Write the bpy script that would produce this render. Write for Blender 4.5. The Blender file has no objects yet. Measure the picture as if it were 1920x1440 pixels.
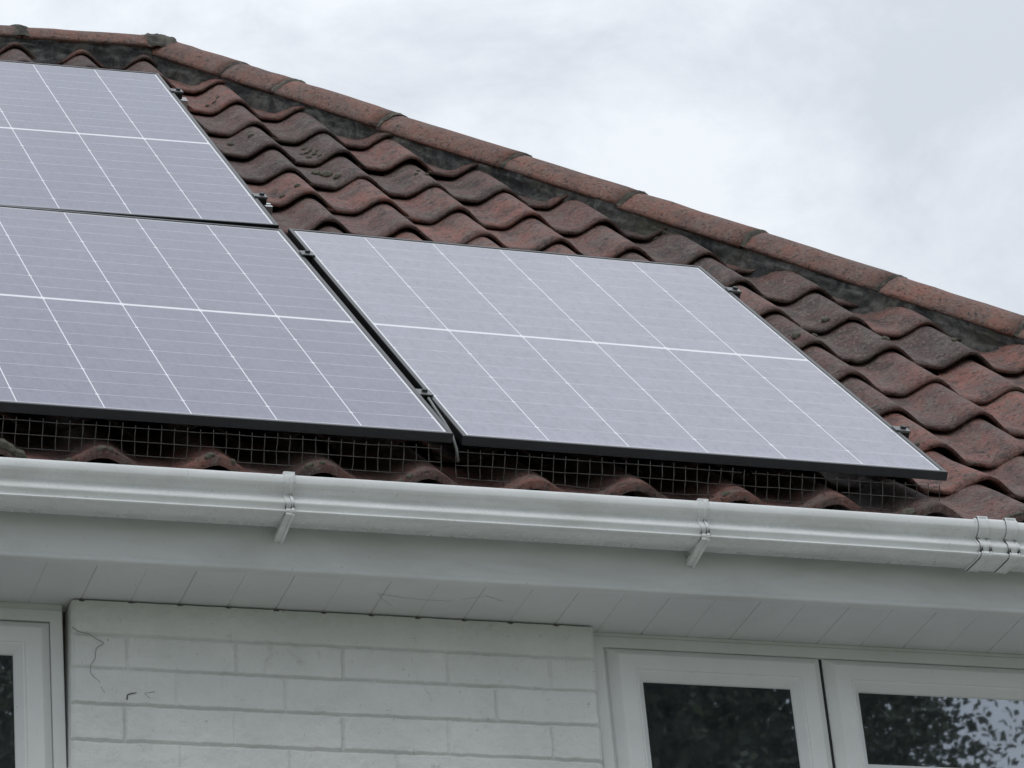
import bpy, bmesh, math, random
from mathutils import Vector, Matrix, noise
from mathutils.bvhtree import BVHTree

random.seed(7)
SC = bpy.context.scene
COL = SC.collection
rad = math.radians

# ------------------------------------------------------------------ camera
cam_d = bpy.data.cameras.new('camera')
cam = bpy.data.objects.new('camera', cam_d)
COL.objects.link(cam)
CAM = Vector((-2.28950022, -6.54698146, -3.52503942))
RR = ((0.9494185642, -0.3024774731, -0.0843313004),
      (0.0706799846, 0.4675181027, -0.8811533144),
      (0.3059554375, 0.8306227795, 0.4652494690))
m = Matrix.Identity(4)
for i in range(3):
    m[i][0] = RR[0][i]
    m[i][1] = -RR[1][i]
    m[i][2] = -RR[2][i]
    m[i][3] = CAM[i]
cam.matrix_world = m
cam_d.sensor_fit = 'HORIZONTAL'
cam_d.sensor_width = 36.0
cam_d.lens = 6834.98 / 1920 * 36.0
cam_d.clip_start = 0.1
cam_d.clip_end = 2000
SC.camera = cam

# ------------------------------------------------------------------ sky and sun
SUN_EL, SUN_AZ = rad(52), rad(215)          # azimuth clockwise from +Y
w = bpy.data.worlds.new('World')
SC.world = w
w.use_nodes = True
nt = w.node_tree
nt.nodes.clear()
def N(t, **kw):
    n = nt.nodes.new(t)
    for k, v in kw.items():
        setattr(n, k, v)
    return n
out = N('ShaderNodeOutputWorld')
bg = N('ShaderNodeBackground')
bg.inputs['Strength'].default_value = 0.1
sky = N('ShaderNodeTexSky', sky_type='NISHITA', sun_disc=False)
sky.sun_elevation = SUN_EL
sky.sun_rotation = SUN_AZ
tc = N('ShaderNodeTexCoord')
mp = N('ShaderNodeMapping')
mp.inputs['Scale'].default_value = (1.0, 1.0, 1.9)
nt.links.new(tc.outputs['Generated'], mp.inputs[0])
nz = N('ShaderNodeTexNoise')
nz.inputs['Scale'].default_value = 9.0
nz.inputs['Detail'].default_value = 9
nz.inputs['Roughness'].default_value = 0.62
nz.inputs['Distortion'].default_value = 0.35
nt.links.new(mp.outputs[0], nz.inputs['Vector'])
nz2 = N('ShaderNodeTexNoise')
nz2.inputs['Scale'].default_value = 2.2
nz2.inputs['Detail'].default_value = 3
nt.links.new(mp.outputs[0], nz2.inputs['Vector'])
mul = N('ShaderNodeMath', operation='MULTIPLY')
nt.links.new(nz.outputs[0], mul.inputs[0])
nt.links.new(nz2.outputs[0], mul.inputs[1])
rp = N('ShaderNodeValToRGB')
rp.color_ramp.elements[0].position = 0.17
rp.color_ramp.elements[0].color = (0.60, 0.645, 0.71, 1)
rp.color_ramp.elements[1].position = 0.30
rp.color_ramp.elements[1].color = (0.80, 0.84, 0.885, 1)
nt.links.new(mul.outputs[0], rp.inputs[0])
# an overcast sky is brighter overhead than at the horizon
sx = N('ShaderNodeSeparateXYZ')
nt.links.new(tc.outputs['Generated'], sx.inputs[0])
el = N('ShaderNodeMapRange')
el.inputs['From Min'].default_value = 0.0
el.inputs['From Max'].default_value = 1.0
el.inputs['To Min'].default_value = 8.6
el.inputs['To Max'].default_value = 14.6
nt.links.new(sx.outputs['Z'], el.inputs['Value'])
vm = N('ShaderNodeVectorMath', operation='SCALE')
nt.links.new(rp.outputs[0], vm.inputs[0])
nt.links.new(el.outputs[0], vm.inputs['Scale'])
mx = N('ShaderNodeMixRGB')
mx.inputs[0].default_value = 0.93
nt.links.new(sky.outputs[0], mx.inputs[1])
nt.links.new(vm.outputs[0], mx.inputs[2])
nt.links.new(mx.outputs[0], bg.inputs['Color'])
nt.links.new(bg.outputs[0], out.inputs['Surface'])

sun_d = bpy.data.lights.new('sun', 'SUN')
sun_d.energy = 0.55
sun_d.angle = rad(25)
sun_d.color = (1.0, 0.96, 0.9)
sun = bpy.data.objects.new('sun', sun_d)
COL.objects.link(sun)
sd = Vector((math.sin(SUN_AZ) * math.cos(SUN_EL), math.cos(SUN_AZ) * math.cos(SUN_EL), math.sin(SUN_EL)))
sun.rotation_euler = sd.to_track_quat('Z', 'Y').to_euler()
sun.location = sd * 30

SC.view_settings.view_transform = 'Standard'
SC.view_settings.look = 'None'
SC.view_settings.exposure = 0.0
SC.view_settings.gamma = 1.0

# ------------------------------------------------------------------ materials
class Mat:
    def __init__(s, name):
        s.m = bpy.data.materials.new(name)
        s.m.use_nodes = True
        s.t = s.m.node_tree
        s.t.nodes.clear()
        s.out = s.n('ShaderNodeOutputMaterial')
        s.b = s.n('ShaderNodeBsdfPrincipled')
        s.link(s.b.outputs[0], s.out.inputs['Surface'])
        s.tc = s.n('ShaderNodeTexCoord')
    def n(s, t, **kw):
        x = s.t.nodes.new(t)
        for k, v in kw.items():
            setattr(x, k, v)
        return x
    def link(s, a, b):
        s.t.links.new(a, b)
    def set(s, **kw):
        for k, v in kw.items():
            s.b.inputs[k.replace('_', ' ')].default_value = v
    def noise(s, scale, detail=4, rough=0.55, dist=0.0, sc=None, coord='Object'):
        x = s.n('ShaderNodeTexNoise')
        x.inputs['Scale'].default_value = scale
        x.inputs['Detail'].default_value = detail
        x.inputs['Roughness'].default_value = rough
        x.inputs['Distortion'].default_value = dist
        src = s.tc.outputs[coord]
        if sc:
            mpp = s.n('ShaderNodeMapping')
            mpp.inputs['Scale'].default_value = sc
            s.link(src, mpp.inputs[0])
            src = mpp.outputs[0]
        s.link(src, x.inputs['Vector'])
        return x.outputs[0]
    def ramp(s, v, stops):
        r = s.n('ShaderNodeValToRGB')
        e = r.color_ramp.elements
        while len(e) < len(stops):
            e.new(0.5)
        for i, (p, c) in enumerate(stops):
            e[i].position = p
            e[i].color = (c, c, c, 1) if isinstance(c, (int, float)) else (*c, 1)
        s.link(v, r.inputs[0])
        return r.outputs[0]
    def mix(s, f, a, b, mode='MIX'):
        x = s.n('ShaderNodeMixRGB', blend_type=mode)
        for i, v in ((0, f), (1, a), (2, b)):
            if hasattr(v, 'is_linked'):
                s.link(v, x.inputs[i])
            elif i == 0:
                x.inputs[0].default_value = v
            else:
                x.inputs[i].default_value = (*v, 1)
        return x.outputs[0]
    def math(s, op, a, b=0.0, c=None):
        x = s.n('ShaderNodeMath', operation=op)
        for i, v in ((0, a), (1, b), (2, c)):
            if v is None:
                continue
            if hasattr(v, 'is_linked'):
                s.link(v, x.inputs[i])
            else:
                x.inputs[i].default_value = v
        return x.outputs[0]
    def color(s, v):
        s.link(v, s.b.inputs['Base Color'])
    def bump(s, v, strength=0.5, dist=0.002):
        x = s.n('ShaderNodeBump')
        x.inputs['Strength'].default_value = strength
        x.inputs['Distance'].default_value = dist
        s.link(v, x.inputs['Height'])
        s.link(x.outputs[0], s.b.inputs['Normal'])

def clay(name, red=(0.215, 0.106, 0.090), brown=(0.125, 0.080, 0.075), lichen=0.65, dirt=0.75, fine=1.0):
    M = Mat(name)
    isl = M.n('ShaderNodeNewGeometry').outputs['Random Per Island']
    big = M.noise(6.0, 8, 0.65, 0.5)
    c = M.mix(M.ramp(big, [(0.36, 0.0), (0.62, 1.0)]), brown, red)
    # every tile was fired a little differently
    c = M.mix(1.0, c, M.ramp(isl, [(0.0, (0.52, 0.56, 0.60)), (0.4, (0.88, 0.90, 0.92)), (0.75, (1.15, 1.03, 1.0)), (1.0, (1.55, 1.25, 1.16))]), 'MULTIPLY')
    # grey lichen film in ragged patches
    li = M.noise(20.0, 12, 0.76, 0.3)
    lf = M.math('MULTIPLY', M.ramp(li, [(0.47, 0.0), (0.58, 1.0)]), lichen)
    c = M.mix(lf, c, (0.165, 0.148, 0.130))
    # black algae stains
    di = M.noise(13.0, 13, 0.76, 0.5)
    df = M.math('MULTIPLY', M.ramp(di, [(0.50, 0.0), (0.63, 1.0)]), dirt)
    c = M.mix(df, c, (0.034, 0.031, 0.030))
    # granular surface: pale and dark grains
    sp = M.noise(120.0, 4, 0.7)
    c = M.mix(M.math('MULTIPLY', M.ramp(sp, [(0.54, 0.0), (0.64, 1.0)]), 0.62 * fine), c, (0.29, 0.24, 0.21))
    sp2 = M.noise(75.0, 5, 0.7, 0.3)
    c = M.mix(M.math('MULTIPLY', M.ramp(sp2, [(0.37, 1.0), (0.46, 0.0)]), 0.85 * fine), c, (0.035, 0.028, 0.026))
    M.color(c)
    M.set(Roughness=0.74)
    M.b.inputs['Specular IOR Level'].default_value = 0.42
    h = M.math('ADD', M.noise(48, 8, 0.72), M.math('MULTIPLY', M.noise(170, 3, 0.6), 0.5))
    M.bump(h, 1.0, 0.006)
    return M.m

M_CLAY = clay('weathered_clay_tile')
M_RIDGE = clay('weathered_clay_ridge_tile', (0.44, 0.185, 0.130), (0.27, 0.150, 0.122), 0.48, 0.36)

def mortar(name, a=(0.052, 0.054, 0.057), b=(0.185, 0.183, 0.176), g=(0.105, 0.105, 0.070)):
    M = Mat(name)
    c = M.mix(M.ramp(M.noise(13, 10, 0.70, 0.9), [(0.44, 0.0), (0.60, 1.0)]), a, b)
    c = M.mix(M.math('MULTIPLY', M.ramp(M.noise(6, 6, 0.6), [(0.52, 0.0), (0.66, 1.0)]), 0.6), c, g)
    c = M.mix(M.math('MULTIPLY', M.ramp(M.noise(95, 3, 0.6), [(0.64, 0.0), (0.74, 1.0)]), 0.5), c, (0.22, 0.21, 0.19))
    M.color(c)
    M.set(Roughness=0.95)
    M.bump(M.noise(70, 9, 0.75), 1.0, 0.010)
    return M.m
M_MORTAR = mortar('old_mortar')
M_JOINT = mortar('mossy_joint_mortar', (0.060, 0.056, 0.050), (0.19, 0.175, 0.150), (0.14, 0.13, 0.09))

def upvc(name, c0=(0.70, 0.715, 0.70), grime=(0.45, 0.46, 0.43), rough=0.38, amt=0.35, streak=(1, 1, 1)):
    M = Mat(name)
    f = M.math('MULTIPLY', M.ramp(M.noise(5, 7, 0.65, 0.5, sc=streak), [(0.42, 0.0), (0.72, 1.0)]), amt)
    c = M.mix(f, c0, grime)
    sp = M.ramp(M.noise(130, 2, 0.5), [(0.70, 0.0), (0.78, 1.0)])
    c = M.mix(M.math('MULTIPLY', sp, 0.35), c, (0.20, 0.20, 0.18))
    M.color(c)
    M.link(M.ramp(M.noise(18, 5, 0.6), [(0.3, rough - 0.06), (0.7, rough + 0.14)]), M.b.inputs['Roughness'])
    M.bump(M.noise(40, 4, 0.6), 0.10, 0.002)
    return M.m
M_GUTTER = upvc('white_gutter_plastic', (0.81, 0.83, 0.835), (0.55, 0.565, 0.54), 0.24, 0.5, (0.9, 3, 3))
M_FASCIA = upvc('white_fascia_board', (0.71, 0.735, 0.74), (0.46, 0.475, 0.46), 0.40, 0.5, (0.6, 2, 2))
M_SOFFIT = upvc('white_soffit_board', (0.70, 0.715, 0.725), (0.50, 0.51, 0.51), 0.45, 0.30)
M_FRAME = upvc('white_window_frame', (0.76, 0.775, 0.775), (0.55, 0.56, 0.55), 0.33, 0.25)

def painted_brick(name='white_painted_brick', courses=False):
    M = Mat(name)
    c = M.mix(M.ramp(M.noise(7, 8, 0.6, 0.3), [(0.35, 0.0), (0.7, 1.0)]), (0.68, 0.705, 0.69), (0.77, 0.79, 0.775))
    c = M.mix(M.math('MULTIPLY', M.ramp(M.noise(17, 8, 0.7, 1.0), [(0.60, 0.0), (0.74, 1.0)]), 0.5), c, (0.36, 0.37, 0.34))
    c = M.mix(M.math('MULTIPLY', M.ramp(M.noise(90, 3, 0.5), [(0.70, 0.0), (0.76, 1.0)]), 0.45), c, (0.12, 0.11, 0.10))
    M.color(c)
    M.set(Roughness=0.72)
    if courses:
        sp = M.n('ShaderNodeSeparateXYZ')
        M.link(M.tc.outputs['Object'], sp.inputs[0])
        cb = M.n('ShaderNodeCombineXYZ')
        M.link(M.math('ADD', sp.outputs['X'], sp.outputs['Y']), cb.inputs['X'])
        M.link(sp.outputs['Z'], cb.inputs['Y'])
        br = M.n('ShaderNodeTexBrick')
        M.link(cb.outputs[0], br.inputs['Vector'])
        br.inputs['Scale'].default_value = 1.0
        br.inputs['Brick Width'].default_value = 0.2313
        br.inputs['Row Height'].default_value = 0.0797
        br.inputs['Mortar Size'].default_value = 0.005
        br.inputs['Mortar Smooth'].default_value = 0.6
        M.bump(M.math('SUBTRACT', M.math('MULTIPLY', M.noise(55, 6, 0.65), 0.35), br.outputs['Fac']), 0.9, 0.008)
        return M.m
    M.bump(M.math('ADD', M.noise(55, 6, 0.65), M.math('MULTIPLY', M.noise(190, 3, 0.6), 0.4)), 0.85, 0.004)
    return M.m
M_BRICK = painted_brick()
M_BRICK_WALL = painted_brick('white_painted_brick_courses', True)

def plain(name, c, rough=0.5, metal=0.0, spec=0.5, var=0.25, scale=30):
    M = Mat(name)
    f = M.ramp(M.noise(scale, 5, 0.6), [(0.3, 1 - var), (0.7, 1 + var)])
    M.color(M.mix(1.0, c, f, 'MULTIPLY'))
    M.set(Roughness=rough, Metallic=metal)
    M.b.inputs['Specular IOR Level'].default_value = spec
    return M.m
M_PFRAME = plain('black_anodised_frame', (0.020, 0.022, 0.025), 0.30, 0.15, 0.5, 0.2)
M_PBACK = plain('panel_back_sheet', (0.02, 0.02, 0.022), 0.6)
M_BLACK = plain('black_plastic', (0.012, 0.013, 0.015), 0.5)
M_ALU = plain('bare_aluminium', (0.72, 0.73, 0.74), 0.32, 0.9, 0.5, 0.12)
M_CLAMP = plain('grey_aluminium_clamp', (0.20, 0.205, 0.21), 0.42, 0.5, 0.5, 0.2)
M_BOLT = plain('dark_steel_bolt', (0.07, 0.075, 0.08), 0.4, 0.8)
M_WIRE = plain('dull_galvanised_wire', (0.115, 0.11, 0.105), 0.55, 0.45, 0.4, 0.45, 60)
M_DARK = plain('dark_underlay', (0.008, 0.008, 0.009), 0.95, 0, 0.0)
M_ROOM = plain('dark_room', (0.02, 0.024, 0.03), 0.9)
M_GASKET = plain('black_rubber_gasket', (0.012, 0.014, 0.018), 0.6)
M_TENDRIL = plain('dead_creeper', (0.085, 0.078, 0.070), 0.9)
M_BARK = plain('tree_bark', (0.07, 0.055, 0.04), 0.95, 0, 0.2, 0.5, 9)

def moss_mat():
    M = Mat('dry_moss')
    c = M.mix(M.ramp(M.noise(90, 5, 0.7), [(0.35, 0.0), (0.65, 1.0)]), (0.16, 0.15, 0.115), (0.44, 0.43, 0.36))
    M.color(c)
    M.set(Roughness=1.0)
    M.b.inputs['Specular IOR Level'].default_value = 0.1
    M.bump(M.noise(260, 4, 0.7), 1.0, 0.006)
    return M.m
M_MOSS = moss_mat()

def leaf_mat():
    M = Mat('tree_leaf')
    isl = M.n('ShaderNodeNewGeometry').outputs['Random Per Island']
    M.color(M.ramp(isl, [(0.0, (0.035, 0.050, 0.032)), (0.6, (0.065, 0.090, 0.050)), (1.0, (0.10, 0.125, 0.065))]))
    M.set(Roughness=0.55)
    return M.m
M_LEAF = leaf_mat()

def ground_mat():
    M = Mat('lawn')
    c = M.mix(M.ramp(M.noise(0.6, 8, 0.65), [(0.35, 0.0), (0.65, 1.0)]), (0.07, 0.10, 0.035), (0.13, 0.15, 0.06))
    c = M.mix(M.ramp(M.noise(30, 5, 0.7), [(0.4, 0.0), (0.7, 0.5)]), c, (0.18, 0.17, 0.09))
    M.color(c)
    M.set(Roughness=0.95)
    M.bump(M.noise(60, 5, 0.7), 1.0, 0.03)
    return M.m
def patio_mat():
    M = Mat('pale_paving')
    br = M.n('ShaderNodeTexBrick')
    M.link(M.tc.outputs['Object'], br.inputs['Vector'])
    br.inputs['Scale'].default_value = 1.0
    br.inputs['Brick Width'].default_value = 0.6
    br.inputs['Row Height'].default_value = 0.6
    br.inputs['Mortar Size'].default_value = 0.008
    br.inputs['Color1'].default_value = (0.33, 0.32, 0.30, 1)
    br.inputs['Color2'].default_value = (0.28, 0.275, 0.26, 1)
    br.inputs['Mortar'].default_value = (0.14, 0.13, 0.12, 1)
    M.color(M.mix(M.math('MULTIPLY', M.ramp(M.noise(4, 8, 0.7), [(0.45, 0.0), (0.7, 1.0)]), 0.5), br.outputs[0], (0.2, 0.195, 0.17)))
    M.set(Roughness=0.85)
    return M.m

def glass_mat():
    M = Mat('coated_window_glass')
    gl = M.n('ShaderNodeBsdfGlossy')
    gl.inputs['Roughness'].default_value = 0.014
    gl.inputs['Color'].default_value = (0.86, 0.93, 1.0, 1)
    tr = M.n('ShaderNodeBsdfTransparent')
    tr.inputs['Color'].default_value = (0.55, 0.6, 0.62, 1)
    fr = M.n('ShaderNodeFresnel')
    fr.inputs['IOR'].default_value = 1.5
    mxs = M.n('ShaderNodeMixShader')
    M.link(M.math('ADD', M.math('MULTIPLY', fr.outputs[0], 1.6), 0.36), mxs.inputs[0])
    M.link(tr.outputs[0], mxs.inputs[1])
    M.link(gl.outputs[0], mxs.inputs[2])
    bp = M.n('ShaderNodeBump')
    bp.inputs['Strength'].default_value = 0.003
    bp.inputs['Distance'].default_value = 0.01
    M.link(M.noise(9, 2, 0.5), bp.inputs['Height'])
    M.link(bp.outputs[0], gl.inputs['Normal'])
    film = M.n('ShaderNodeBsdfDiffuse')
    film.inputs['Color'].default_value = (0.42, 0.47, 0.52, 1)
    mxf = M.n('ShaderNodeMixShader')
    M.link(M.ramp(M.noise(14, 6, 0.7), [(0.3, 0.03), (0.7, 0.09)]), mxf.inputs[0])
    M.link(mxs.outputs[0], mxf.inputs[1])
    M.link(film.outputs[0], mxf.inputs[2])
    M.link(mxf.outputs[0], M.out.inputs['Surface'])
    return M.m
M_GLASS = glass_mat()

PW, PL = 1.134, 1.722
def cell_mat(name, dust_sheen, sky_tint):
    """dark silicon cells with white gaps under dusty glass with a painted sky sheen; object space is metres on the panel"""
    M = Mat(name)
    sp = M.n('ShaderNodeSeparateXYZ')
    M.link(M.tc.outputs['Object'], sp.inputs[0])
    u, v = sp.outputs['X'], sp.outputs['Y']
    def band(x, half, soft=0.0004):
        mr = M.n('ShaderNodeMapRange')
        M.link(x, mr.inputs['Value'])
        mr.inputs['From Min'].default_value = half - soft
        mr.inputs['From Max'].default_value = half + soft
        mr.inputs['To Min'].default_value = 1.0
        mr.inputs['To Max'].default_value = 0.0
        return mr.outputs[0]
    def cell_dist(x, off, pitch):
        # distance to the nearest line off + k * pitch
        a = M.math('DIVIDE', M.math('SUBTRACT', x, off), pitch)
        return M.math('MULTIPLY', M.math('ABSOLUTE', M.math('SUBTRACT', a, M.math('ROUND', a))), pitch)
    du = cell_dist(u, 0.015, 0.184)
    col = band(du, 0.0014)
    dm = M.math('ABSOLUTE', M.math('SUBTRACT', v, PL / 2))
    mid = band(dm, 0.0062)
    row = band(cell_dist(dm, 0.0075, 0.0925), 0.0011, 0.0005)
    dtick = cell_dist(dm, 0.0075, 0.185)
    tick = band(M.math('ADD', du, M.math('MULTIPLY', dtick, 1.0)), 0.0058, 0.001)
    # white border inside the frame
    eu = M.math('SUBTRACT', PW / 2, M.math('ABSOLUTE', M.math('SUBTRACT', u, PW / 2)))
    ev = M.math('SUBTRACT', PL / 2, M.math('ABSOLUTE', M.math('SUBTRACT', v, PL / 2)))
    brd = M.math('MAXIMUM', band(eu, 0.0138), band(ev, 0.0185))
    # fine busbars along the long side
    bus = band(cell_dist(u, 0.0242, 0.0184), 0.0006, 0.0003)
    rown = M.math('MULTIPLY', row, M.ramp(M.noise(14, 3, 0.6, sc=(1, 3, 1)), [(0.35, 0.40), (0.65, 0.80)]))
    line = M.math('MAXIMUM', M.math('MAXIMUM', M.math('MAXIMUM', col, mid), M.math('MAXIMUM', tick, brd)), rown)
    line = M.math('MAXIMUM', line, M.math('MULTIPLY', bus, 0.05))
    c = M.mix(M.noise(3, 4, 0.6), (0.016, 0.018, 0.034), (0.024, 0.026, 0.046))
    c = M.mix(line, c, (0.88, 0.89, 0.92))
    # dusty film plus painted lavender sky reflection, blotchy, with darker wiped spots
    d1 = M.ramp(M.noise(6, 9, 0.62, 0.3), [(0.30, 0.90), (0.72, 1.06)])
    d2 = M.ramp(M.noise(46, 6, 0.72, 0.6, sc=(1, 0.45, 1)), [(0.30, 0.72), (0.55, 1.02)])
    d3 = M.ramp(M.noise(150, 4, 0.7), [(0.30, 0.80), (0.60, 1.06)])
    sm = M.ramp(M.noise(15, 5, 0.75, 1.5, sc=(1, 0.5, 1)), [(0.285, 0.50), (0.325, 1.0)])
    d = M.math('MULTIPLY', M.math('MULTIPLY', d1, d2), M.math('MULTIPLY', d3, dust_sheen))
    d = M.math('MULTIPLY', d, sm)
    low = M.n('ShaderNodeMapRange')
    M.link(M.math('ADD', v, M.math('MULTIPLY', M.noise(22, 4, 0.6), 0.03)), low.inputs['Value'])
    low.inputs['From Min'].default_value = 0.02
    low.inputs['From Max'].default_value = 0.075
    low.inputs['To Min'].default_value = 1.30
    low.inputs['To Max'].default_value = 1.0
    d = M.math('MULTIPLY', d, low.outputs[0])
    thin = M.math('SUBTRACT', 1.0, M.math('MULTIPLY', line, 0.75))
    c = M.mix(M.math('MULTIPLY', d, thin), c, sky_tint)
    M.color(c)
    M.set(Roughness=0.14)
    M.b.inputs['Specular IOR Level'].default_value = 0.62
    M.bump(M.noise(300, 2, 0.5), 0.02, 0.001)
    return M.m

# ------------------------------------------------------------------ helpers
TH = 0.7930640218
CT, ST = math.cos(TH), math.sin(TH)
def roof(u, v, n=0.0):
    return Vector((u, v * CT - n * ST, v * ST + n * CT))
NRM = Vector((0, -ST, CT))
VDIR = Vector((0, CT, ST))

def obj(name, bm, mat, parent=None, smooth=False, label=None):
    me = bpy.data.meshes.new(name)
    bm.normal_update()
    bm.to_mesh(me)
    bm.free()
    o = bpy.data.objects.new(name, me)
    COL.objects.link(o)
    for mm in (mat if isinstance(mat, (list, tuple)) else [mat]):
        me.materials.append(mm)
    if smooth:
        for p in me.polygons:
            p.use_smooth = True
    if parent is not None:
        o.parent = parent
    if label:
        o['label'] = label
    return o

def tag(o, label, cat, group=None, kind=None):
    o['label'] = label
    o['category'] = cat
    if group:
        o['group'] = group
    if kind:
        o['kind'] = kind
    return o

def thing(name, label, cat, matrix=None, group=None):
    o = bpy.data.objects.new(name, None)
    o.empty_display_size = 0.1
    COL.objects.link(o)
    if matrix is not None:
        o.matrix_world = matrix
    return tag(o, label, cat, group)

def structure(name, bm, mat):
    o = obj(name, bm, mat)
    o['kind'] = 'structure'
    return o

def box(bm, x0, x1, y0, y1, z0, z1, bev=0.0):
    r = bmesh.ops.create_cube(bm, size=1.0)
    vs = r['verts']
    for q in vs:
        q.co = Vector((x0 + (q.co.x + .5) * (x1 - x0), y0 + (q.co.y + .5) * (y1 - y0), z0 + (q.co.z + .5) * (z1 - z0)))
    if bev > 0:
        es = list({e for q in vs for e in q.link_edges})
        bmesh.ops.bevel(bm, geom=es, offset=bev, segments=2, affect='EDGES', profile=0.6)

def grid(bm, rows, flip=False):
    """quads between rows of equal length; returns the vertex rows"""
    V = [[bm.verts.new(p) for p in r] for r in rows]
    for i in range(len(V) - 1):
        for j in range(len(V[0]) - 1):
            f = (V[i][j], V[i][j + 1], V[i + 1][j + 1], V[i + 1][j])
            bm.faces.new(f[::-1] if flip else f)
    return V

def shell(bm, fn, nu, nv, off):
    """a closed shell: top fn(i/nu, j/nv), bottom = top + off(i/nu, j/nv)"""
    top = [[fn(i / nu, j / nv) for i in range(nu + 1)] for j in range(nv + 1)]
    bot = [[top[j][i] + off(i / nu, j / nv) for i in range(nu + 1)] for j in range(nv + 1)]
    A = grid(bm, top)
    B = grid(bm, bot, True)
    for i in range(nu):
        bm.faces.new((A[0][i + 1], A[0][i], B[0][i], B[0][i + 1]))
        bm.faces.new((A[nv][i], A[nv][i + 1], B[nv][i + 1], B[nv][i]))
    for j in range(nv):
        bm.faces.new((A[j][0], A[j + 1][0], B[j + 1][0], B[j][0]))
        bm.faces.new((A[j + 1][nu], A[j][nu], B[j][nu], B[j + 1][nu]))

def tube(bm, pts, r, seg=6, cap=True):
    rings = []
    n = len(pts)
    for i, p in enumerate(pts):
        t = (pts[min(i + 1, n - 1)] - pts[max(i - 1, 0)]).normalized()
        a = t.cross(Vector((0.31, 0.77, 0.55))).normalized()
        b = t.cross(a)
        rr = r[i] if isinstance(r, (list, tuple)) else r
        rings.append([bm.verts.new(p + a * (rr * math.cos(2 * math.pi * k / seg)) + b * (rr * math.sin(2 * math.pi * k / seg))) for k in range(seg)])
    for i in range(n - 1):
        for k in range(seg):
            bm.faces.new((rings[i][k], rings[i][(k + 1) % seg], rings[i + 1][(k + 1) % seg], rings[i + 1][k]))
    if cap:
        bm.faces.new(rings[0][::-1])
        bm.faces.new(rings[-1])

def extrude_profile(bm, prof, xs, closed=True, wob=None):
    """prof: (y, z) outline, swept along x positions"""
    rows = []
    for x in xs:
        rows.append([bm.verts.new(Vector((x, y, z)) + (wob(x) if wob else Vector())) for y, z in prof])
    n = len(prof)
    for i in range(len(rows) - 1):
        for j in range(n if closed else n - 1):
            bm.faces.new((rows[i][j], rows[i][(j + 1) % n], rows[i + 1][(j + 1) % n], rows[i + 1][j]))
    if closed:
        bm.faces.new(rows[0])
        bm.faces.new(rows[-1][::-1])
    bmesh.ops.recalc_face_normals(bm, faces=bm.faces[:])

def ring(bm, x0, x1, z0, z1, prof):
    """rectangular frame in the x-z plane; prof = list of (inset, y)"""
    loops = []
    for d, y in prof:
        loops.append([bm.verts.new(p) for p in ((x0 + d, y, z0 + d), (x1 - d, y, z0 + d), (x1 - d, y, z1 - d), (x0 + d, y, z1 - d))])
    for a, b in zip(loops, loops[1:]):
        for k in range(4):
            bm.faces.new((a[k], a[(k + 1) % 4], b[(k + 1) % 4], b[k]))

def fbm(p, s=1.0, oct=3):
    return noise.fractal(p * s, 1.0, 2.0, oct)

# ------------------------------------------------------------------ ground
GZ = -5.125
bm = bmesh.new()
bmesh.ops.create_grid(bm, x_segments=1, y_segments=1, size=400)
for q in bm.verts:
    q.co.z = GZ
structure('ground', bm, ground_mat())
bm = bmesh.new()
box(bm, -8, 7, -7.5, 0.39, GZ, GZ + 0.03)
structure('path', bm, patio_mat())

# ------------------------------------------------------------------ the house
house = thing('house', 'white painted brick house with a red clay tiled hipped roof', 'house', Matrix.Translation((0.6, 3.4, GZ)))
HINV = house.matrix_world.inverted()
def hpart(name, bm, mat, parent=None, smooth=False, label=None):
    """geometry is written in world space, then moved into the house's own space"""
    bm.transform(HINV @ LOW if LOWON else HINV)  # LOW first scales the eaves and wall parts about the camera
    return obj(name, bm, mat, parent or house, smooth, label)
LOWON = False

# --- hip geometry
E0 = Vector((0.175, 3.1475, 2.9610))
HA = Vector((0.574376983, -0.574376983, -0.583251372))
HH = Vector((1, 1, 0)).normalized()                 # away from the camera
HWV = HH.cross(HA)
if HWV.z < 0:
    HWV = -HWV

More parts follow.
